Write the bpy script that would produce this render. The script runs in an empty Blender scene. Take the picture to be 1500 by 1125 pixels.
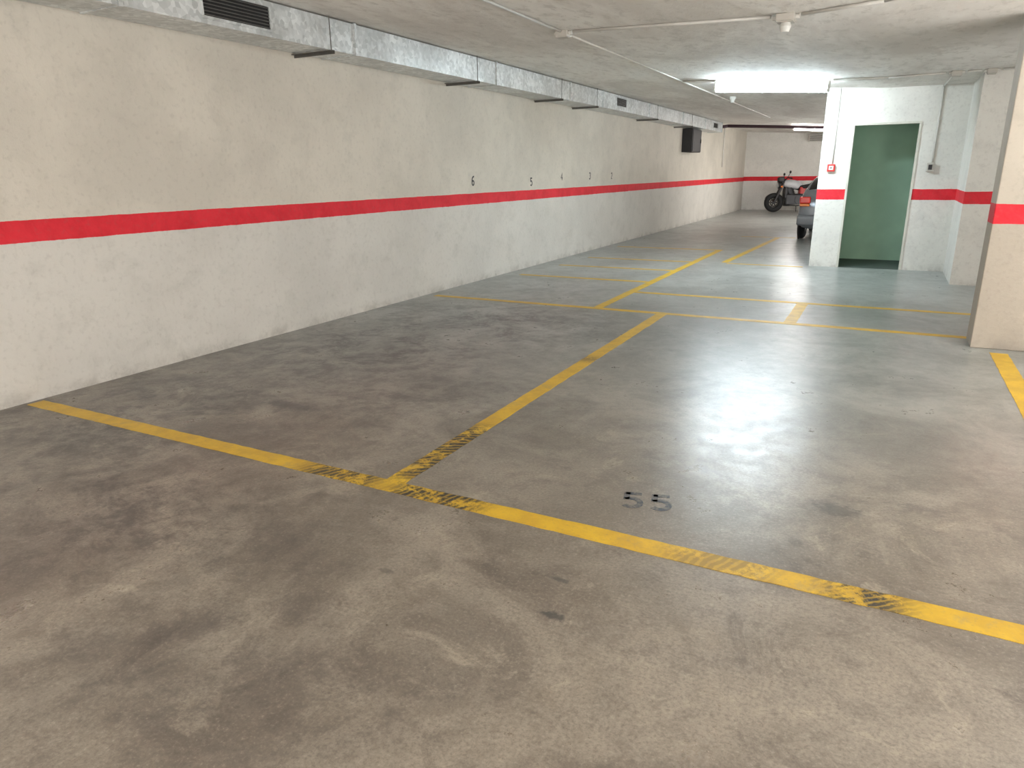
import bpy, bmesh, math, random
import numpy as np
from mathutils import Vector, Matrix
random.seed(4)
S=bpy.context.scene
COL=S.collection
try:
    S.view_settings.view_transform='Standard'
except Exception: pass

# ------------------------------------------------------------------ materials
def lin(c):
    return tuple(((v/255)/12.92 if v/255<=.04045 else ((v/255+.055)/1.055)**2.4) for v in c)+(1,)
class NT:
    def __init__(s,name):
        s.m=bpy.data.materials.new(name); s.m.use_nodes=True
        s.t=s.m.node_tree; s.b=s.t.nodes['Principled BSDF']
        s.g=None
    def n(s,k): return s.t.nodes.new(k)
    def l(s,a,b): s.t.links.new(a,b)
    def pos(s):
        if not s.g: s.g=s.n('ShaderNodeNewGeometry')
        return s.g.outputs['Position']
    def xyz(s):
        if not hasattr(s,'sx'):
            s.sx=s.n('ShaderNodeSeparateXYZ'); s.l(s.pos(),s.sx.inputs[0])
        return s.sx.outputs
    def put(s,sock,v):
        if isinstance(v,(int,float)): sock.default_value=v
        elif isinstance(v,tuple): sock.default_value=v
        else: s.l(v,sock)
    def math(s,op,a,b=0,c=None,clamp=False):
        n=s.n('ShaderNodeMath'); n.operation=op; n.use_clamp=clamp
        s.put(n.inputs[0],a); s.put(n.inputs[1],b)
        if c is not None: s.put(n.inputs[2],c)
        return n.outputs[0]
    def mapr(s,v,a,b,c=0.,d=1.,smooth=True):
        n=s.n('ShaderNodeMapRange'); n.interpolation_type='SMOOTHSTEP' if smooth else 'LINEAR'
        s.put(n.inputs[0],v)
        for i,q in enumerate((a,b,c,d)): n.inputs[i+1].default_value=q
        return n.outputs[0]
    def noise(s,scale,detail=4,rough=.55,dist=0.,sc=(1,1,1),off=(0,0,0)):
        n=s.n('ShaderNodeTexNoise')
        if sc==(1,1,1) and off==(0,0,0): s.l(s.pos(),n.inputs['Vector'])
        else:
            m=s.n('ShaderNodeMapping'); m.inputs['Scale'].default_value=sc; m.inputs['Location'].default_value=off
            s.l(s.pos(),m.inputs[0]); s.l(m.outputs[0],n.inputs['Vector'])
        n.inputs['Scale'].default_value=scale; n.inputs['Detail'].default_value=detail
        n.inputs['Roughness'].default_value=rough; n.inputs['Distortion'].default_value=dist
        return n.outputs[0]
    def mix(s,f,a,b,mode='MIX'):
        n=s.n('ShaderNodeMix'); n.data_type='RGBA'; n.blend_type=mode
        s.put(n.inputs[0],f); s.put(n.inputs[6],a); s.put(n.inputs[7],b)
        return n.outputs[2]
    def bump(s,h,st,d=.01):
        n=s.n('ShaderNodeBump'); n.inputs['Strength'].default_value=st; n.inputs['Distance'].default_value=d
        s.l(h,n.inputs['Height']); s.l(n.outputs[0],s.b.inputs['Normal'])
    def col(s,v): s.put(s.b.inputs['Base Color'],v)
    def rough(s,v): s.put(s.b.inputs['Roughness'],v)
    def blob(s,cx,cy,rx,ry,soft,wob,amp=1.1):
        x,y=s.xyz()[0],s.xyz()[1]
        a=s.math('MULTIPLY_ADD',x,1/rx,-cx/rx); b=s.math('MULTIPLY_ADD',y,1/ry,-cy/ry)
        r=s.math('SQRT',s.math('ADD',s.math('MULTIPLY',a,a),s.math('MULTIPLY',b,b)))
        r=s.math('ADD',r,s.math('MULTIPLY_ADD',wob,amp,-amp/2))
        return s.mapr(r,1-soft,1+soft,1.,0.)

def simple(name,rgb,rough=.5,metal=0.,var=.12,scale=8,bump=0.,spec=None):
    k=NT(name); c=lin(rgb)
    d=tuple(v*(1-var) for v in c[:3])+(1,)
    k.col(k.mix(k.mapr(k.noise(scale,2),.3,.7),c,d))
    k.rough(rough); k.b.inputs['Metallic'].default_value=metal
    if bump: k.bump(k.noise(60,2),bump,.004)
    if spec is not None: k.b.inputs['Specular IOR Level'].default_value=spec
    return k.m

def wall_mat(name,z0,z1,up,lo):
    k=NT(name); z=k.xyz()[2]
    big=k.noise(.9,4,.6); med=k.noise(3.2,6,.72,.3); fine=k.noise(24,3,.6)
    def tone(c,amt):
        a=lin(c); b=tuple(v*(1-amt) for v in a[:3])+(1,)
        x=k.mix(k.mapr(big,.35,.68),a,b)
        x=k.mix(k.mapr(med,.48,.68,0,.5),x,lin(tuple(int(v*.91) for v in c)))
        return x
    U=tone(up,.13); Lw=tone(lo,.09)
    zz=k.math('ADD',z,k.math('MULTIPLY_ADD',med,.02,-.01))
    low=k.mapr(zz,z0-.0015,z0+.0015,1.,0.); hi=k.mapr(zz,z1-.0015,z1+.0015)
    gr=k.math('MULTIPLY',k.mapr(z,0.,.12,1.,0.),k.mapr(med,.35,.7))
    Lw=k.mix(k.math('MULTIPLY',gr,.45),Lw,lin((130,122,112)))
    sc=k.mapr(k.noise(1.7,6,.75,.3,(1,1,1.3),(3,1,5)),.57,.72,0,.28)
    Lw=k.mix(sc,Lw,lin((172,166,156)))
    rc=k.mix(k.mapr(med,.35,.7),lin((222,48,60)),lin((204,36,48)))
    c=k.mix(low,rc,Lw); c=k.mix(hi,c,U)
    c=k.mix(k.mapr(fine,.5,.75,0,.14),c,lin((118,108,98)))
    k.col(c); k.rough(.7); k.b.inputs['Specular IOR Level'].default_value=.3
    k.bump(k.math('ADD',fine,k.math('MULTIPLY',med,.8)),.25,.012)
    return k.m
M_wallL=wall_mat('plaster_long_wall',1.09,1.24,(214,207,194),(214,210,202))
M_wallF=wall_mat('plaster_end_wall',1.10,1.26,(228,225,218),(230,228,223))
M_wallP=wall_mat('plaster_partition',1.045,1.20,(230,228,221),(228,226,219))
M_pil=wall_mat('plaster_pillar',1.05,1.21,(196,187,173),(180,170,156))

def floor_mat():
    k=NT('worn_concrete_floor'); x,y,z=k.xyz()
    big=k.noise(.55,4,.6,.3); med=k.noise(1.3,8,.74,.6); sm=k.noise(6,8,.8,.1); fine=k.noise(75,4,.8)
    n2=k.noise(2.4,9,.80,.8,(1,1,1),(7,3,0)); n3=k.noise(1.8,8,.78,.6,(1,1,1),(2,8,0))
    c=k.mix(k.mapr(med,.38,.62),lin((116,106,94)),lin((154,144,130)))
    c=k.mix(k.mapr(big,.40,.64,0,.5),c,lin((132,125,115)))
    c=k.mix(k.mapr(sm,.48,.64,0,.5),c,lin((98,88,79)))
    c=k.mix(k.mapr(n2,.53,.68,0,.6),c,lin((182,171,153)))
    c=k.mix(k.mapr(n2,.34,.47,.65,0.),c,lin((86,76,68)))
    c=k.mix(k.mapr(fine,.46,.66,0,.55),c,lin((92,84,76)))
    c=k.mix(k.mapr(fine,.32,.45,.45,0.),c,lin((182,173,158)))
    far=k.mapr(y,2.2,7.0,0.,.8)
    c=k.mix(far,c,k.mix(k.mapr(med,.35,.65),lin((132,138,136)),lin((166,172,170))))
    dark=None
    for b in [(.9,2.7,1.4,1.2,1.),(2.0,1.8,1.2,.7,.85),(1.2,4.9,1.3,1.6,.95),(1.5,6.2,1.5,1.4,1.),(4.9,5.6,1.3,1.0,.2),(3.4,6.4,1.0,1.0,.3),(1.2,8.8,.9,.9,.5),(2.3,3.8,1.0,.9,.65),(3.3,1.2,.9,.5,.5)]:
        v=k.math('MULTIPLY',k.blob(b[0],b[1],b[2],b[3],.9,n3,1.6),b[4])
        dark=v if dark is None else k.math('MAXIMUM',dark,v)
    dark=k.math('MULTIPLY',dark,k.mapr(n3,.40,.60,.15,1.))
    dark=k.math('MULTIPLY',dark,k.mapr(sm,.38,.56,.5,1.))
    c=k.mix(dark,c,lin((52,48,48)))
    spot=None
    wf=k.noise(26,4,.7)
    for b in [(4.32,1.93,.045,.020,.8),(3.62,1.90,.03,.015,.5),(4.25,2.15,.035,.015,.6),(5.16,3.24,.09,.06,.6),(5.02,2.85,.03,.03,.35),(1.72,3.28,.2,.06,.8)]:
        v=k.math('MULTIPLY',k.blob(b[0],b[1],b[2],b[3],.4,wf,2.6),b[4])
        spot=v if spot is None else k.math('MAXIMUM',spot,v)
    c=k.mix(spot,c,lin((60,58,58)))
    k.col(c)
    r=k.math('ADD',k.mapr(sm,.38,.62,.23,.31),k.math('MULTIPLY',n3,.10))
    k.rough(r); k.b.inputs['Specular IOR Level'].default_value=1.0
    k.bump(k.math('ADD',k.math('MULTIPLY',fine,.3),sm),.12,.006)
    return k.m
M_floor=floor_mat()

def ceil_mat():
    k=NT('rough_concrete_ceiling')
    a=k.noise(1.0,5,.65,.5,(1,.35,1)); b=k.noise(9,5,.72,.2,(1,.5,1))
    c=k.mix(k.mapr(a,.38,.62),lin((240,237,231)),lin((218,213,206)))
    c=k.mix(k.mapr(b,.5,.64,0,.45),c,lin((192,187,178)))
    k.col(c); k.rough(.8); k.b.inputs['Specular IOR Level'].default_value=.2
    k.bump(b,.5,.02)
    return k.m
M_ceil=ceil_mat()
M_green=simple('green_painted_plaster',(180,218,190),.6,0,.1,3,.1)
M_gfloor=simple('dark_room_floor',(74,84,78),.6)
M_white=simple('white_plastic',(222,222,216),.4,0,.05)
M_conduit=simple('grey_pvc_conduit',(214,211,204),.45,0,.12,5)
M_box=simple('grey_pvc_box',(190,185,176),.5,0,.1)
M_black=simple('black_metal',(38,36,38),.5,0,.3,12)
M_dark=simple('dark_slot',(22,20,20),.8)
M_steel=simple('bracket_steel',(120,118,114),.4,.8,.2)
M_redp=simple('red_plastic',(200,44,40),.4)
M_redm=simple('red_bike_panel',(176,40,34),.3)
M_maroon=simple('maroon_painted_pipe',(64,38,48),.5)
M_num=simple('number_paint',(58,56,58),.6,0,.3,40)
M_frame=simple('door_frame_paint',(208,206,194),.45)
M_chrome=simple('chrome',(205,205,210),.15,1,.05)
M_rubber=simple('tyre_rubber',(24,24,25),.8,0,.2,30)
M_glass=simple('dark_glass',(18,22,26),.08,0,.05)
M_car=simple('silver_grey_car_paint',(140,144,149),.25,.35,.04)
M_tail=simple('red_tail_lens',(226,44,28),.2)
M_amber=simple('amber_lens',(245,135,55),.2)
M_plate=simple('white_plate',(220,220,215),.4)
M_engine=simple('engine_alloy',(50,50,52),.4,.5,.3,30)
M_tank=simple('white_tank_paint',(190,190,192),.2)
def fnum():
    k=NT('faded_floor_number'); k.col(k.mix(k.mapr(k.noise(40,5,.75),.42,.60),lin((64,70,80)),lin((116,112,106)))); k.rough(.36); return k.m
M_fnum=fnum()
def galv():
    k=NT('galvanised_sheet')
    vo=k.n('ShaderNodeTexVoronoi'); vo.inputs['Scale'].default_value=26; k.l(k.pos(),vo.inputs['Vector'])
    sp=k.n('ShaderNodeSeparateColor'); k.l(vo.outputs['Color'],sp.inputs[0])
    c=k.mix(sp.outputs[0],lin((190,194,194)),lin((232,235,235)))
    c=k.mix(k.mapr(k.noise(2.2,5,.7),.42,.62,0,.5),c,lin((166,168,166)))
    k.col(c); k.b.inputs['Metallic'].default_value=.3
    k.rough(.36); k.bump(k.noise(2.5,2),.35,.03)
    return k.m
M_galv=galv()
def emis(name,rgb,st):
    k=NT(name); k.col(lin(rgb)); k.b.inputs['Emission Color'].default_value=lin(rgb); k.b.inputs['Emission Strength'].default_value=st
    return k.m
M_tubeA=emis('lit_diffuser_cool',(226,243,252),118)
M_tubeB=emis('lit_diffuser_warm',(255,252,248),46)
M_tubeC=emis('lit_diffuser_far',(255,250,246),95)
def yellow(name,scuffs,axis,wear=.5):
    k=NT(name); a=k.xyz()[axis]
    med=k.noise(6,4,.65); fi=k.noise(60,4,.7)
    c=k.mix(k.mapr(med,.35,.65),lin((218,178,42)),lin((200,160,42)))
    c=k.mix(k.mapr(fi,.54,.66,0,wear*.8),c,lin((160,138,88)))
    c=k.mix(k.mapr(k.noise(3,7,.8,.4,(1,1,1),(4,4,0)),.56,.64,0,wear),c,lin((160,144,104)))
    ir=k.noise(7,7,.85,.2)
    for (p0,p1,st,sc,ang) in scuffs:
        w=k.math('MULTIPLY',k.mapr(a,p0-.10,p0+.12),k.mapr(a,p1-.12,p1+.08,1.,0.))
        m=k.n('ShaderNodeMapping'); m.inputs['Rotation'].default_value=(0,0,ang); k.l(k.pos(),m.inputs[0])
        wv=k.n('ShaderNodeTexWave'); wv.inputs['Scale'].default_value=sc; wv.inputs['Distortion'].default_value=3.5; wv.inputs['Detail'].default_value=4; wv.inputs['Detail Scale'].default_value=1.8
        k.l(m.outputs[0],wv.inputs['Vector'])
        pat=k.math('MULTIPLY',k.mapr(wv.outputs[1],.1,.6,.55,1.),k.mapr(ir,.42,.52,.1,1.))
        c=k.mix(k.math('MULTIPLY',k.math('MULTIPLY',w,pat),st),c,lin((50,48,44)))
    k.col(c); k.rough(.42)
    return k.m

# ------------------------------------------------------------------ mesh helpers
def mkobj(name,bm,mats,parent=None,smooth=False):
    bmesh.ops.recalc_face_normals(bm,faces=bm.faces)
    me=bpy.data.meshes.new(name); bm.to_mesh(me); bm.free()
    for m in (mats if isinstance(mats,(list,tuple)) else [mats]): me.materials.append(m)
    if smooth:
        for p in me.polygons: p.use_smooth=True
    o=bpy.data.objects.new(name,me); COL.objects.link(o)
    if parent is not None: o.parent=parent
    return o
def abox(bm,x0,x1,y0,y1,z0,z1,mi=0,bev=0):
    v=[bm.verts.new((x,y,z)) for x in (x0,x1) for y in (y0,y1) for z in (z0,z1)]
    fs=[]
    for i in ((0,1,3,2),(4,6,7,5),(0,4,5,1),(2,3,7,6),(0,2,6,4),(1,5,7,3)):
        f=bm.faces.new([v[j] for j in i]); f.material_index=mi; fs.append(f)
    if bev:
        es=list({e for f in fs for e in f.edges})
        bmesh.ops.bevel(bm,geom=es,offset=bev,segments=2,affect='EDGES',profile=.5)
    return v
def acyl(bm,p,q,r,r2=None,seg=16,mi=0,caps=True):
    p=Vector(p);q=Vector(q);d=q-p;L=d.length
    r2=r if r2 is None else r2
    n0=len(bm.faces)
    res=bmesh.ops.create_cone(bm,cap_ends=caps,segments=seg,radius1=r,radius2=r2,depth=L,matrix=Matrix.Translation((p+q)/2)@d.to_track_quat('Z','Y').to_matrix().to_4x4())
    bm.faces.ensure_lookup_table()
    for f in bm.faces[n0:]: f.material_index=mi
    return res['verts']
def atorus(bm,c,R,r,axis='x',seg=32,rs=10,mi=0):
    c=Vector(c);g=[]
    for i in range(seg):
        a=2*math.pi*i/seg;ring=[]
        for j in range(rs):
            b=2*math.pi*j/rs; rr=R+r*math.cos(b);h=r*math.sin(b)
            if axis=='x': v=(h,rr*math.cos(a),rr*math.sin(a))
            elif axis=='y': v=(rr*math.cos(a),h,rr*math.sin(a))
            else: v=(rr*math.cos(a),rr*math.sin(a),h)
            ring.append(bm.verts.new(c+Vector(v)))
        g.append(ring)
    for i in range(seg):
        for j in range(rs):
            f=bm.faces.new((g[i][j],g[(i+1)%seg][j],g[(i+1)%seg][(j+1)%rs],g[i][(j+1)%rs])); f.material_index=mi
def atube(bm,pts,r,seg=10,mi=0):
    for a,b in zip(pts[:-1],pts[1:]): acyl(bm,a,b,r,seg=seg,mi=mi)
    for p in pts[1:-1]:
        n0=len(bm.faces)
        bmesh.ops.create_icosphere(bm,subdivisions=2,radius=r,matrix=Matrix.Translation(p))
        bm.faces.ensure_lookup_table()
        for f in bm.faces[n0:]: f.material_index=mi
def B(name,dims,mat,parent=None,bev=0,smooth=False):
    bm=bmesh.new(); abox(bm,*dims,bev=bev); return mkobj(name,bm,mat,parent,smooth)
def tag(o,label,cat,**k):
    o['label']=label;o['category']=cat
    for a,b in k.items(): o[a]=b
    return o
def struct(o,label=None,cat=None):
    o['kind']='structure'
    if label: o['label']=label; o['category']=cat or 'wall'
    return o
def empty(name,loc=(0,0,0)):
    e=bpy.data.objects.new(name,None); e.location=loc; e.empty_display_size=.1; COL.objects.link(e); return e
def kid(o,root):
    o.parent=root; o.matrix_parent_inverse=Matrix.Translation(-Vector(root.location)); return o
def origin(o):
    me=o.data; c=[v.co for v in me.vertices]
    lo=Vector((min(v.x for v in c),min(v.y for v in c),min(v.z for v in c))); hi=Vector((max(v.x for v in c),max(v.y for v in c),max(v.z for v in c)))
    p=Vector(((lo.x+hi.x)/2,(lo.y+hi.y)/2,lo.z)); me.transform(Matrix.Translation(-p)); o.location=p; return o

CX=lambda x: 2.93-.06*max(0,min(x,5.0))

# ------------------------------------------------------------------ room shell
Y0,Y1,XR=-6.0,29.6,9.0
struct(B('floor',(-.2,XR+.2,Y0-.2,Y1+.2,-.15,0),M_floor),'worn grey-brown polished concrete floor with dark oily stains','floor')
bm=bmesh.new()
pr=[(-.2,2.93),(0,2.93),(5,2.63),(XR+.2,2.63),(XR+.2,3.15),(-.2,3.15)]
a=[bm.verts.new((x,Y0-.2,z)) for x,z in pr]; b=[bm.verts.new((x,Y1+.2,z)) for x,z in pr]
bm.faces.new(a); bm.faces.new(b[::-1])
for i in range(6): bm.faces.new((a[i],a[(i+1)%6],b[(i+1)%6],b[i]))
struct(mkobj('ceiling',bm,M_ceil),'low rough grey-beige concrete ceiling','ceiling')
struct(B('wall_left',(-.2,0,Y0-.2,Y1+.2,0,2.93),M_wallL),'long off-white plaster wall with a red band','wall')
struct(B('wall_far',(0,XR,Y1,Y1+.2,0,2.95),M_wallF),'off-white end wall with a red band','wall')
struct(B('wall_right',(XR,XR+.2,Y0-.2,Y1+.2,0,2.7),M_wallF),'off-white plaster wall with a red band','wall')
struct(B('wall_back',(0,XR,Y0-.2,Y0,0,2.95),M_wallF),'off-white plaster wall with a red band','wall')
PY=12.3
bm=bmesh.new()
abox(bm,4.17,4.60,PY,PY+.12,0,2.69); abox(bm,5.46,6.05,PY,PY+.12,0,2.65); abox(bm,4.60,5.46,PY,PY+.12,2.13,2.67)
struct(mkobj('wall_partition',bm,M_wallP),'white plaster partition wall with red band around a doorway','wall')
bm=bmesh.new()
abox(bm,4.17,4.32,PY+.12,PY+1.4,0,2.69); abox(bm,4.17,7.6,PY+1.25,PY+1.4,0,2.66)
struct(mkobj('wall_storeroom',bm,M_wallP),'white outer walls of the small storeroom','wall')
bm=bmesh.new()
abox(bm,4.32,4.335,PY+.121,PY+1.235,0.003,2.66); abox(bm,4.32,6.3,PY+1.235,PY+1.249,0.003,2.66); abox(bm,6.05,6.065,PY+.121,PY+1.235,.003,2.62)
abox(bm,4.335,4.60,PY+.121,PY+.13,0.003,2.65); abox(bm,5.46,6.05,PY+.121,PY+.13,.003,2.6)
struct(mkobj('wall_green',bm,M_green),'green painted inner walls of the storeroom','wall')
struct(B('floor_storeroom',(4.335,6.05,PY+.02,PY+1.235,0.0,.004),M_gfloor),'dark floor of the storeroom','floor')
bm=bmesh.new()
abox(bm,4.575,4.605,PY-.012,PY+.125,0,2.155); abox(bm,5.455,5.485,PY-.012,PY+.125,0,2.155); abox(bm,4.605,5.455,PY-.012,PY+.125,2.125,2.155)
struct(mkobj('trim_1',bm,M_frame),'thin pale metal door frame','door frame')
struct(B('wall_projection',(6.05,7.6,10.94,PY+1.25,0,2.65),M_wallP),'projecting white plaster wall section with red band','wall')
struct(B('wall_pillar',(5.975,6.75,7.05,7.40,0,2.64),M_pil,bev=.008),'large beige plastered pillar with red band','pillar')

# ------------------------------------------------------------------ floor lines
def strip(p,q,w,mat,label,z=.002):
    p=Vector((p[0],p[1]));q=Vector((q[0],q[1]));d=(q-p).normalized();n=Vector((-d.y,d.x));L=(q-p).length
    N=max(4,int(L/.06)); bm=bmesh.new();rows=[]
    for i in range(N+1):
        c=p+d*L*i/N; a=c+n*(w/2+random.uniform(-.003,.003)); b=c-n*(w/2+random.uniform(-.003,.003))
        rows.append([bm.verts.new((a.x,a.y,z)),bm.verts.new((b.x,b.y,z)),bm.verts.new((b.x,b.y,.0)),bm.verts.new((a.x,a.y,.0))])
    for r0,r1 in zip(rows[:-1],rows[1:]):
        for j in range(4): bm.faces.new((r0[j],r0[(j+1)%4],r1[(j+1)%4],r1[j]))
    bm.faces.new(rows[0]); bm.faces.new(rows[-1][::-1])
    o=mkobj('parking_line',bm,mat); origin(o)
    tag(o,label,'floor marking',group='yellow parking bay lines'); return o
YF=yellow('yellow_paint_scuffed_cross',[(2.58,3.08,.95,9,.5),(3.16,3.70,1.,9,.3),(4.55,5.0,.5,9,.4),(5.15,5.45,1.,12,.9)],0,.35)
YD=yellow('yellow_paint_scuffed_divider',[(2.62,3.52,1.,8,1.1),(5.2,5.38,.8,8,1.)],1,.35)
YP=yellow('yellow_paint_worn',[],0,.3)
YV=yellow('yellow_paint_faded',[],0,.9)
strip((.05,2.54),(6.6,2.54),.115,YF,'long yellow bay line with black tyre scuffs')
strip((3.137,2.60),(3.137,7.41),.115,YD,'yellow divider line with black tyre scuffs near its end')
strip((.14,7.46),(6.3,7.46),.10,YP,'long yellow cross line closing the bays')
strip((2.36,7.51),(2.36,14.25),.11,YP,'long yellow divider beside the small bays')
strip((2.42,8.72),(6.3,8.72),.10,YP,'yellow cross line reaching the storeroom side')
strip((4.45,7.51),(4.45,8.67),.12,YP,'short yellow line joining two cross lines')
strip((.27,9.62),(2.30,9.62),.10,YP,'thin yellow line between small bays')
strip((.36,10.92),(2.30,10.92),.10,YP,'thin yellow line between small bays')
strip((.41,12.12),(2.30,12.12),.10,YP,'thin yellow line between small bays')
strip((.25,14.18),(2.30,14.18),.10,YP,'thin yellow line between small bays')
strip((2.84,12.25),(3.03,17.3),.11,YP,'yellow divider line running towards the parked car')
strip((2.90,12.15),(4.1,12.12),.08,YV,'faded thin yellow cross line')
strip((2.2,17.4),(3.4,17.4),.09,YV,'faded thin yellow cross line')
strip((6.17,2.61),(6.17,6.9),.13,YP,'yellow divider line ending at the pillar')

# ------------------------------------------------------------------ painted numbers
def digit_strokes(ch):
    def arc(cx,cy,rx,ry,a0,a1,n=14): return [(cx+rx*math.cos(math.radians(a0+(a1-a0)*i/n)),cy+ry*math.sin(math.radians(a0+(a1-a0)*i/n))) for i in range(n+1)]
    return {'5':[[(.56,.92),(.10,.92)],[(.14,.98),(.14,.50)],[(.10,.52)]+arc(.30,.32,.25,.27,125,-140)],
            '6':[arc(.48,.52,.36,.42,80,180,8)+[(.12,.3)],arc(.31,.28,.2,.23,0,360,20)],
            '4':[[(.40,0),(.40,.95),(.05,.3),(.58,.3)]],
            '3':[arc(.28,.72,.22,.21,150,-80),arc(.28,.28,.25,.25,80,-150)],
            '2':[arc(.30,.70,.22,.24,160,-30)+[(.08,.05),(.55,.05)]]}[ch]
def ribbon_text(txt,h,wd,name,mat):
    bm=bmesh.new()
    for k,ch in enumerate(txt):
        for st in digit_strokes(ch):
            P=[Vector((a*h+k*.80*h,b*h)) for a,b in st]
            L=[];Rr=[]
            for i,p in enumerate(P):
                d=(P[min(i+1,len(P)-1)]-P[max(i-1,0)]).normalized(); n=Vector((-d.y,d.x))*wd/2
                L.append(p+n);Rr.append(p-n)
            vl=[bm.verts.new((v.x,v.y,.0)) for v in L];vr=[bm.verts.new((v.x,v.y,.0)) for v in Rr]
            for i in range(len(P)-1): bm.faces.new((vl[i],vl[i+1],vr[i+1],vr[i]))
    bmesh.ops.recalc_face_normals(bm,faces=bm.faces)
    for f in bm.faces:
        if f.normal.z<0: f.normal_flip()
    r=bmesh.ops.extrude_face_region(bm,geom=list(bm.faces))
    bmesh.ops.translate(bm,verts=[g for g in r['geom'] if isinstance(g,bmesh.types.BMVert)],vec=(0,0,.0015))
    return mkobj(name,bm,mat)
o=ribbon_text('55',.165,.029,'floor_number',M_fnum); o.location=(4.255,2.835,0.0); o.rotation_euler=(0,0,math.radians(14))
tag(o,'faded dark painted number 55 on the concrete','painted number')
for ch,y,z in (('6',8.72,1.42),('5',10.57,1.38),('4',11.80,1.45),('3',13.15,1.45),('2',14.38,1.44)):
    o=ribbon_text(ch,.13,.022,'wall_number',M_num); o.rotation_euler=(math.radians(90),0,math.radians(90)); o.location=(0.0,y-.04,z-.075)
    tag(o,'small black painted number %s above the red band'%ch,'painted number',group='bay numbers on the wall')

# ------------------------------------------------------------------ air duct
duct=empty('air_duct',(.22,9,2.63))
tag(duct,'long galvanised sheet-metal air duct along the wall top','air duct')
DX,DZ0,DZ1=.44,2.62,2.89
cuts=[-5.5,-1.5,1.5,3.4,5.83,8.65,11.1,12.6,15.4,18.2,20.6,22.8]
for a,b in zip(cuts[:-1],cuts[1:]):
    bm=bmesh.new(); abox(bm,.02,DX,a+.012,b-.012,DZ0,DZ1)
    kid(mkobj('duct_section',bm,M_galv),duct)
for c in cuts[1:]:
    bm=bmesh.new(); abox(bm,.012,DX+.018,c-.013,c+.013,DZ0-.008,DZ1+.008)
    kid(mkobj('duct_flange',bm,M_galv),duct)
def grille(y0,y1,z0,z1):
    bm=bmesh.new(); x=DX
    abox(bm,x,x+.012,y0,y1,z0,z0+.02);abox(bm,x,x+.012,y0,y1,z1-.02,z1);abox(bm,x,x+.012,y0,y0+.02,z0+.02,z1-.02);abox(bm,x,x+.012,y1-.02,y1,z0+.02,z1-.02)
    abox(bm,x,x+.002,y0+.02,y1-.02,z0+.02,z1-.02,mi=1)
    n=7
    for i in range(n):
        z=z0+.03+(z1-z0-.06)*i/(n-1)
        abox(bm,x+.003,x+.010,y0+.02,y1-.02,z-.003,z+.003,mi=2)
    kid(mkobj('vent_grille',bm,[M_galv,M_dark,M_steel]),duct)
grille(4.06,4.76,2.655,2.865); grille(13.3,13.9,2.68,2.86); grille(21.6,22.2,2.68,2.85); grille(.6,1.2,2.68,2.85)
for y in (2.6,5.45,8.11,10.7,12.23,15.9,19.0):
    bm=bmesh.new(); abox(bm,0,.50,y-.03,y+.01,2.604,2.610); abox(bm,0,.50,y+.006,y+.01,2.58,2.610)
    acyl(bm,(.48,y-.012,2.60),(.48,y-.012,2.895),.005,seg=8)
    kid(mkobj('duct_bracket',bm,M_steel),duct)

# ------------------------------------------------------------------ fluorescent lamps
def lamp(loc,L,tube,label,tilt=True):
    r=empty('fluorescent_lamp',loc)
    if tilt: r.rotation_euler=(0,math.atan(.06),0)
    bm=bmesh.new(); abox(bm,-L/2,L/2,-.04,.04,-.055,0,bev=.006); o=mkobj('lamp_housing',bm,M_white); o.parent=r
    bm=bmesh.new()
    prof=[(-.045,-.055),(-.078,-.075),(-.082,-.11),(-.058,-.148),(-.02,-.162),(.02,-.162),(.058,-.148),(.082,-.11),(.078,-.075),(.045,-.055)]
    n=len(prof)
    A=[bm.verts.new((-L/2+.03,y,z)) for y,z in prof];Bv=[bm.verts.new((L/2-.03,y,z)) for y,z in prof]
    for i in range(n): bm.faces.new((A[i],A[(i+1)%n],Bv[(i+1)%n],Bv[i]))
    bm.faces.new(A);bm.faces.new(Bv[::-1])
    o=mkobj('lamp_diffuser',bm,tube); o.parent=r
    for s in (-1,1):
        bm=bmesh.new(); x0,x1=sorted((s*(L/2-.03),s*L/2)); abox(bm,x0,x1,-.08,.08,-.158,-.02,bev=.01); o=mkobj('lamp_end_cap',bm,M_white); o.parent=r
    tag(r,label,'ceiling lamp',group='ceiling fluorescent fixtures'); return r
lamp((3.52,11.1,CX(3.52)),1.55,M_tubeA,'lit white fluorescent batten on the concrete ceiling')
lamp((3.3,-.8,CX(3.3)),1.55,M_tubeB,'added out-of-frame warm fluorescent batten brightening the long wall')
lamp((7.8,4.6,2.63),1.55,M_tubeB,'added out-of-frame warm fluorescent batten brightening the long wall',False)  # added fixture, out of frame, to brighten the left wall
lamp((3.2,23.3,CX(3.2)),1.55,M_tubeC,'added unseen fluorescent batten brightening the far end')
lamp((6.8,18.5,2.63),1.55,M_tubeC,'added unseen fluorescent batten brightening the far end',False)  # added fixture hidden behind the storeroom, lifts the dark far end
# added soft area fills, unseen, along the right side and behind the viewer
def area(loc,rot,sx,sy,e,col):
    ld=bpy.data.lights.new('fill_light','AREA'); ld.shape='RECTANGLE'; ld.size=sx; ld.size_y=sy; ld.energy=e; ld.color=col
    lo=bpy.data.objects.new('fill_light',ld); lo.location=loc; lo.rotation_euler=[math.radians(v) for v in rot]; COL.objects.link(lo)
area((4.5,-5.6,1.0),(134,0,0),8.4,1.7,370,(1,.99,.975))
area((8.6,3.0,.9),(138,0,90),8.0,1.6,290,(1,.99,.975))
area((8.7,21.5,1.0),(118,0,90),9.0,1.7,360,(1,.99,.975))

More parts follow.
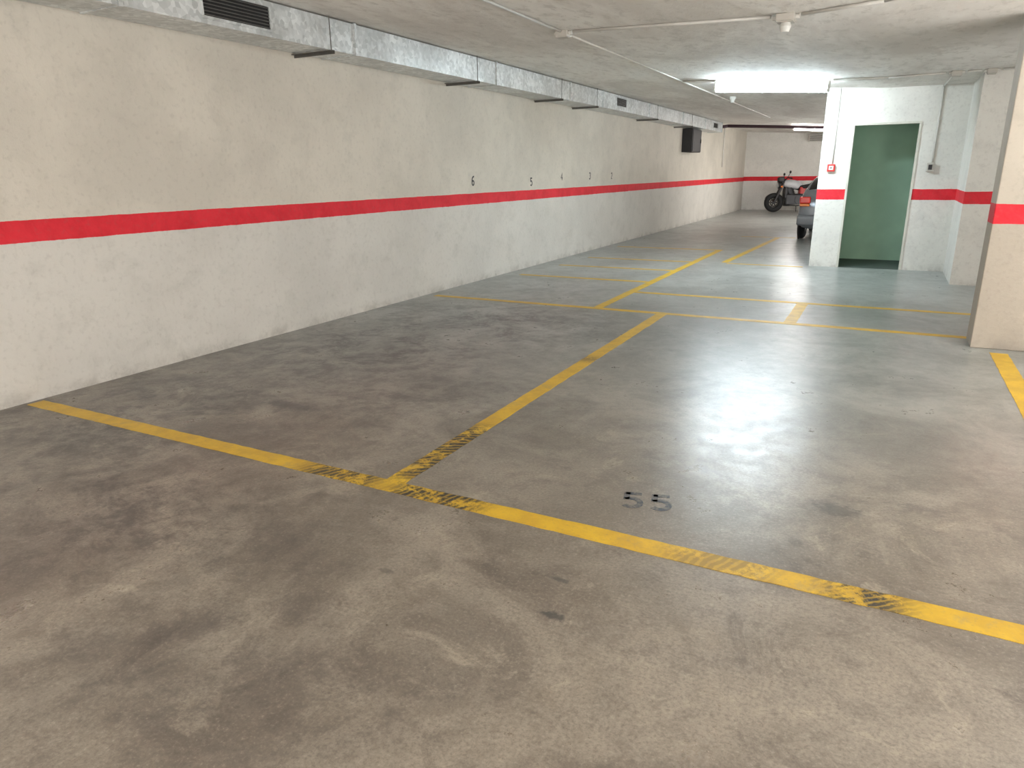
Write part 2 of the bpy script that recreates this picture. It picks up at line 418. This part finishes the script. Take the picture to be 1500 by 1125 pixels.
# ------------------------------------------------------------------ conduits and boxes
def conduit(pts,r,label):
    bm=bmesh.new(); atube(bm,pts,r)
    o=mkobj('electrical_conduit',bm,M_conduit,smooth=True); root=origin(o)
    tag(root,label,'conduit',group='surface-mounted conduits'); return root
zc=lambda x,d=.0135: CX(x)-d
conduit([(2.25,-5.5,zc(2.25)),(2.25,6.63,zc(2.25))],.012,'long pale plastic conduit clipped along the ceiling')
conduit([(2.25,6.77,zc(2.25)),(2.25,19.8,zc(2.25))],.012,'long pale plastic conduit clipped along the ceiling')
conduit([(2.36,6.67,zc(2.36)),(4.18,6.40,zc(4.18))],.013,'pale plastic conduit crossing the ceiling between boxes')
conduit([(4.42,6.34,zc(4.42)),(5.0,5.98,zc(5.0)),(8.5,3.8,zc(8.5))],.013,'pale plastic conduit crossing the ceiling between boxes')
conduit([(4.33,11.05,zc(4.33)),(5.0,10.82,zc(5)),(5.63,10.73,zc(6))],.012,'pale conduit running from the lamp to junction boxes')
conduit([(5.85,10.715,zc(6)),(6.0,10.705,zc(6))],.012,'short conduit between two junction boxes')
conduit([(6.21,10.70,zc(6)),(7.0,10.70,zc(6))],.012,'pale conduit running beside the projecting wall')
conduit([(5.73,10.80,zc(6)),(5.69,PY-.0115,zc(6)),(5.69,PY-.0115,1.575)],.012,'conduit dropping down the partition to the switch')
conduit([(4.35,PY-.0105,CX(4.35)-.005),(4.35,PY-.0105,1.58)],.011,'conduit dropping down the partition to the call point')
conduit([(.0195,25.3,2.925),(.0195,25.3,1.62)],.02,'thin conduit dropping down the long wall')
conduit([(2.265,11.1,zc(2.27)),(2.73,11.1,zc(2.73))],.011,'short conduit feeding the fluorescent lamp')
def jbox(x,y,s,label,hang=0):
    r=empty('junction_box',(x,y,CX(x)))
    bm=bmesh.new(); abox(bm,-s,s,-s,s,-.055,0,bev=.008); o=mkobj('box_body',bm,M_box); o.parent=r
    bm=bmesh.new(); abox(bm,-s*.9,s*.9,-s*.9,s*.9,-.062,-.055,bev=.002)
    o=mkobj('box_lid',bm,M_box); o.parent=r
    for sx in (-1,1):
        bm=bmesh.new(); acyl(bm,(sx*s,0,-.022),(sx*(s+.03),0,-.022),.018,seg=14)
        o=mkobj('cable_gland',bm,M_conduit); o.parent=r
    if hang:
        bm=bmesh.new(); acyl(bm,(0,0,-.062),(0,0,-.09),.035,.045,seg=20); acyl(bm,(0,0,-.09),(0,0,-.13),.045,.03,seg=20)
        o=mkobj('sensor_head',bm,M_white,smooth=False); o.parent=r
    tag(r,label,'junction box',group='junction boxes on the ceiling'); return r
jbox(2.25,6.70,.06,'square grey plastic junction box where conduits meet')
jbox(4.30,6.38,.07,'grey junction box with a round detector head below',1)
jbox(5.74,10.72,.055,'square grey junction box above the partition')
jbox(6.10,10.70,.05,'square grey junction box beside the projecting wall')
r=empty('smoke_detector',(2.45,13.9,CX(2.45)))
bm=bmesh.new(); acyl(bm,(0,0,0.004),(0,0,-.03),.06,seg=24); o=mkobj('detector_base',bm,M_white); o.parent=r
bm=bmesh.new(); acyl(bm,(0,0,-.03),(0,0,-.07),.052,.035,seg=24); acyl(bm,(0,0,-.07),(0,0,-.10),.035,.03,seg=24); o=mkobj('detector_head',bm,M_white); o.parent=r
tag(r,'small round white detector fixed to the ceiling','detector')
r=empty('fire_call_point',(4.34,PY,1.52))
o=B('call_point_body',(-.055,.055,-.045,0,-.055,.055),M_redp,r,bev=.006)
bm=bmesh.new(); abox(bm,-.032,.032,-.048,-.044,-.03,.03); o=mkobj('call_point_window',bm,M_white,r)
bm=bmesh.new(); acyl(bm,(0,-.047,0),(0,-.051,0),.011,seg=16); o=mkobj('call_point_button',bm,M_black,r)
tag(r,'small square red fire alarm call point on partition','fire alarm')
r=empty('light_switch',(5.67,PY,1.51))
B('switch_body',(-.045,.045,-.05,0,-.06,.06),M_box,r,bev=.006)
B('switch_rocker',(-.024,.024,-.058,-.049,-.035,.035),M_black,r,bev=.003)
tag(r,'grey surface-mounted switch at the end of a conduit','switch')
r=empty('wall_cabinet',(0,20.4,2.0))
B('cabinet_body',(0,.28,-.5,.5,0,.60),M_black,r,bev=.01)
bm=bmesh.new(); abox(bm,.28,.295,-.47,.47,.02,.58,bev=.003)
for i in range(6): abox(bm,.295,.30,-.35,.35,.10+i*.03,.112+i*.03)
mkobj('cabinet_door',bm,M_black,r)
B('cabinet_handle',(.295,.315,.38,.41,.25,.35),M_steel,r)
tag(r,'black metal box fixed on the wall below duct','cabinet')
bm=bmesh.new(); atube(bm,[(.05,22.9,CX(.5)-.16),(.6,22.9,CX(.6)-.10),(5,22.9,CX(5)-.07),(8.9,22.9,CX(5)-.07)],.045,seg=14)
o=mkobj('ceiling_pipe',bm,M_maroon,smooth=True); origin(o); tag(o,'dark maroon pipe crossing just under the ceiling','pipe')
r=empty('ventilation_unit',(2.62,Y1,2.50))
B('unit_casing',(-.35,.35,-.22,0,0,.24),M_box,r,bev=.01)
bm=bmesh.new()
for i in range(5): abox(bm,-.31,.31,-.228,-.22,.03+i*.04,.045+i*.04)
mkobj('unit_louvre',bm,M_dark,r)
tag(r,'small grey ventilation unit on the end wall','ventilation unit')

# ------------------------------------------------------------------ car (rear towards the viewer)
def build_car(loc):
    r=empty('car',loc)
    st=[(0.00,.76,.34,.66,.72,.64),(0.06,.83,.26,.84,.96,.74),(0.20,.86,.24,.92,1.10,.72),(.42,.865,.24,.93,1.24,.68),(.66,.87,.24,.94,1.37,.62),(1.05,.87,.24,.94,1.44,.58),
        (1.5,.87,.24,.94,1.46,.57),(2.1,.87,.24,.92,1.45,.57),(2.6,.87,.24,.91,1.38,.57),(3.05,.865,.24,.90,1.12,.66),(3.3,.86,.24,.88,.98,.70),(3.7,.84,.24,.80,.88,.70),(4.0,.78,.26,.70,.76,.64),(4.12,.66,.34,.55,.60,.52)]
    bm=bmesh.new();rows=[]
    for y,w,zl,zb,zr,rw in st:
        half=[(0,zl),(w*.8,zl),(w*.97,zl+.07),(w,zl+(zb-zl)*.55),(w*.975,zb),(rw+(w*.975-rw)*.35,zb+(zr-zb)*.6),(rw,zr-.02),(rw*.6,zr+.008),(0,zr+.015)]
        ring=[(x,y,z) for x,z in half]+[(-x,y,z) for x,z in half[-2:0:-1]]
        rows.append([bm.verts.new(v) for v in ring])
    n=len(rows[0])
    for a,b in zip(rows[:-1],rows[1:]):
        for i in range(n): bm.faces.new((a[i],a[(i+1)%n],b[(i+1)%n],b[i]))
    bm.faces.new(rows[0]);bm.faces.new(rows[-1][::-1])
    body=mkobj('car_body',bm,[M_car,M_glass],r,True)
    for p in body.data.polygons:
        c=p.center
        if .70<c.y<3.0 and c.z>.99 and abs(p.normal.x)>.35: p.material_index=1
        if (.2<c.y<.62 or 2.6<c.y<3.1) and c.z>1.04 and abs(p.center.x)<.6 and abs(p.normal.z)<.95: p.material_index=1
    md=body.modifiers.new('s','SUBSURF'); md.levels=1; md.render_levels=1
    for sx in (-1,1):
        for y in (.72,3.25):
            wr=empty('wheel'); wr.parent=r; wr.location=(sx*.78,y,.31)
            bm=bmesh.new(); atorus(bm,(0,0,0),.225,.085,'x',28,10); mkobj('tyre',bm,M_rubber,wr,True)
            bm=bmesh.new(); acyl(bm,(-.07,0,0),(.07,0,0),.165,seg=28)
            for i in range(5):
                a=i*2*math.pi/5; acyl(bm,(sx*.078,0,0),(sx*.078,.15*math.cos(a),.15*math.sin(a)),.02,seg=8)
            mkobj('rim',bm,M_chrome,wr)
            bm=bmesh.new(); atorus(bm,(sx*.83,y,.31),.325,.018,'x',28,6); mkobj('wheel_arch',bm,M_black,r,True)
        B('tail_light',tuple(sorted((sx*.60,sx*.82)))+(-.01,.14,.80,.94),M_tail,r,bev=.02)
        B('turn_signal',tuple(sorted((sx*.61,sx*.81)))+(-.012,.12,.74,.795),M_amber,r,bev=.015)
        bm=bmesh.new(); abox(bm,*(sorted((sx*.86,sx*1.0))),2.72,2.82,.93,1.04,bev=.02); mkobj('wing_mirror',bm,M_car,r)
    B('rear_bumper',(-.84,.84,-.07,.2,.34,.56),M_car,r,bev=.04,smooth=True)
    B('number_plate',(-.26,.26,-.03,.02,.66,.77),M_plate,r,bev=.005)
    bm=bmesh.new(); acyl(bm,(-.45,-.04,.27),(-.45,.3,.27),.03,seg=14); mkobj('exhaust_pipe',bm,M_chrome,r)
    tag(r,'silver-grey car with red tail lights parked behind storeroom','car'); return r
build_car((4.31,16.6,0))

# ------------------------------------------------------------------ motorcycle
def build_moto(loc,rz,sc):
    r=empty('motorcycle',loc); r.rotation_euler=(math.radians(-6),0,rz); r.scale=(sc,sc,sc)
    for nm,x in (('front_wheel',-.70),('rear_wheel',.70)):
        w=empty(nm); w.parent=r; w.location=(x,0,.31)
        bm=bmesh.new(); atorus(bm,(0,0,0),.228,.080,'y',32,10); mkobj('tyre',bm,M_rubber,w,True)
        bm=bmesh.new(); atorus(bm,(0,0,0),.17,.02,'y',32,8); acyl(bm,(0,-.05,0),(0,.05,0),.05,seg=16)
        for i in range(6):
            a=i*math.pi/3; acyl(bm,(0,0,0),(.17*math.cos(a),0,.17*math.sin(a)),.016,seg=8)
        mkobj('rim',bm,M_engine,w)
        bm=bmesh.new(); atorus(bm,(0,-.06,0),.12,.022,'y',28,4); mkobj('brake_disc',bm,M_steel,w)
    bm=bmesh.new()
    for s in (-.09,.09):
        acyl(bm,(-.70,s,.31),(-.50,s,.78),.036,seg=12); acyl(bm,(-.50,s,.78),(-.42,s,.96),.026,seg=12)
    acyl(bm,(-.44,-.12,.93),(-.44,.12,.93),.022,seg=10); acyl(bm,(-.51,-.12,.75),(-.51,.12,.75),.022,seg=10)
    mkobj('front_fork',bm,M_black,r)
    bm=bmesh.new(); n=10;rows=[]
    for i in range(n+1):
        a=math.radians(20+i*13); R=.325
        rows.append([bm.verts.new((-.70+R*math.cos(a)*1.0,y,.31+R*math.sin(a)+(.0 if abs(y)<.03 else -.02))) for y in (-.07,-.03,.03,.07)])
    for a,b in zip(rows[:-1],rows[1:]):
        for j in range(3): bm.faces.new((a[j],a[j+1],b[j+1],b[j]))
    o=mkobj('front_fender',bm,M_black,r,True); o.modifiers.new('s','SOLIDIFY').thickness=.006
    bm=bmesh.new()
    atube(bm,[Vector(p) for p in ((-.40,0,.90),(-.30,0,.45),(.05,0,.30),(.28,0,.42),(.10,0,.72),(-.40,0,.84))],.035)
    atube(bm,[Vector(p) for p in ((.10,.0,.70),(.45,0,.80),(.80,0,.90))],.028)
    for s in (-.1,.1): acyl(bm,(.22,s,.40),(.70,s,.31),.034,seg=10)
    mkobj('frame',bm,M_black,r,True)
    bm=bmesh.new(); abox(bm,-.38,.28,-.17,.17,.20,.58,bev=.05); acyl(bm,(-.16,0,.45),(-.26,0,.76),.15,.14,seg=16); acyl(bm,(.06,-.19,.38),(.06,.19,.38),.14,seg=20)
    for i in range(5): 
        c=Vector((-.16,0,.50))+Vector((-.1,0,.25))*(i/5); acyl(bm,c,c+Vector((-.006,0,.015)),.165,seg=16)
    mkobj('engine',bm,M_engine,r)
    bm=bmesh.new(); abox(bm,-.40,-.31,-.16,.16,.44,.78,bev=.02); mkobj('radiator',bm,M_black,r)
    bm=bmesh.new(); abox(bm,.08,.46,-.13,.13,.48,.80,bev=.04); mkobj('side_panel',bm,M_redm,r)
    bm=bmesh.new()
    bmesh.ops.create_uvsphere(bm,u_segments=24,v_segments=14,radius=1,matrix=Matrix.Translation((-.14,0,.88))@Matrix.Rotation(math.radians(8),4,'Y')@Matrix.Diagonal((.35,.18,.15,1)))
    for v in bm.verts:
        if v.co.x>-.1: v.co.y*=1-.5*(v.co.x+.1)/.31
    mkobj('fuel_tank',bm,M_tank,r,True)
    bm=bmesh.new(); rows=[]
    for x,w,z0,z1 in ((.05,.08,.74,.84),(.2,.14,.74,.86),(.42,.14,.75,.90),(.55,.12,.80,1.0),(.85,.07,.92,1.06)):
        rows.append([bm.verts.new(p) for p in ((x,-w,z0),(x,w,z0),(x,w,z1-.02),(x,w*.5,z1),(x,-w*.5,z1),(x,-w,z1-.02))])
    for a,b in zip(rows[:-1],rows[1:]):
        for i in range(6): bm.faces.new((a[i],a[(i+1)%6],b[(i+1)%6],b[i]))
    bm.faces.new(rows[0]);bm.faces.new(rows[-1][::-1]); mkobj('seat',bm,M_rubber,r,True)
    bm=bmesh.new(); acyl(bm,(-.46,0,.88),(-.60,0,.86),.08,.115,seg=24); mkobj('headlight_shell',bm,M_black,r,True)
    bm=bmesh.new(); acyl(bm,(-.60,0,.86),(-.615,0,.858),.10,.08,seg=24); mkobj('headlight_lens',bm,M_chrome,r)
    bm=bmesh.new(); abox(bm,-.60,-.42,-.12,.12,.96,1.12,bev=.03); mkobj('flyscreen',bm,M_black,r)
    bm=bmesh.new(); atube(bm,[Vector(p) for p in ((-.28,-.38,1.04),(-.36,-.22,1.08),(-.42,-.08,.99),(-.42,.08,.99),(-.36,.22,1.08),(-.28,.38,1.04))],.018)
    for s in (-1,1): acyl(bm,(-.31,s*.27,1.065),(-.27,s*.40,1.035),.024,seg=12)
    mkobj('handlebar',bm,M_black,r,True)
    for s in (-1,1):
        bm=bmesh.new(); acyl(bm,(-.36,s*.24,1.08),(-.32,s*.33,1.22),.009,seg=8)
        bmesh.ops.create_uvsphere(bm,u_segments=16,v_segments=8,radius=1,matrix=Matrix.Translation((-.32,s*.35,1.24))@Matrix.Diagonal((.03,.07,.045,1)))
        mkobj('mirror',bm,M_black,r,True)
        bm=bmesh.new(); acyl(bm,(-.50,s*.10,.80),(-.50,s*.2,.80),.01,seg=8); acyl(bm,(-.50,s*.18,.80),(-.53,s*.22,.80),.03,seg=12); mkobj('turn_signal',bm,M_amber,r)
    bm=bmesh.new(); atube(bm,[Vector(p) for p in ((-.24,-.08,.52),(-.36,-.12,.36),(-.2,-.14,.22),(.2,-.16,.24),(.38,-.17,.34))],.025); acyl(bm,(.36,-.17,.33),(.80,-.17,.50),.05,.06,seg=16)
    mkobj('exhaust',bm,M_steel,r,True)
    B('tail_light',(.84,.88,-.05,.05,.96,1.02),M_tail,r,bev=.008)
    bm=bmesh.new(); acyl(bm,(.05,.10,.28),(.12,.30,.02),.012,seg=8); mkobj('side_stand',bm,M_black,r)
    tag(r,'dark motorcycle with white tank parked near end wall','motorcycle'); return r
build_moto((2.16,28.3,0.0),math.radians(22),1.12)

# ------------------------------------------------------------------ world
w=bpy.data.worlds.new('World'); S.world=w; w.use_nodes=True
w.node_tree.nodes['Background'].inputs[0].default_value=(.5,.48,.45,1); w.node_tree.nodes['Background'].inputs[1].default_value=.05

# ------------------------------------------------------------------ camera
f,pi_,ya,ro,X=1016.74,.2943,.4871,-.0137,5.1937
F=np.array([-math.sin(ya)*math.cos(pi_),math.cos(ya)*math.cos(pi_),-math.sin(pi_)])
rr=np.cross(F,[0,0,1]);rr/=np.linalg.norm(rr);u=np.cross(rr,F)
rr,u=rr*math.cos(ro)+u*math.sin(ro),-rr*math.sin(ro)+u*math.cos(ro)
cam=bpy.data.cameras.new('camera'); cam.sensor_width=36; cam.lens=f*36/1500; cam.clip_start=.05
co=bpy.data.objects.new('camera',cam); COL.objects.link(co)
m=Matrix(((rr[0],u[0],-F[0],X),(rr[1],u[1],-F[1],0),(rr[2],u[2],-F[2],1.5),(0,0,0,1)))
co.matrix_world=m; S.camera=co
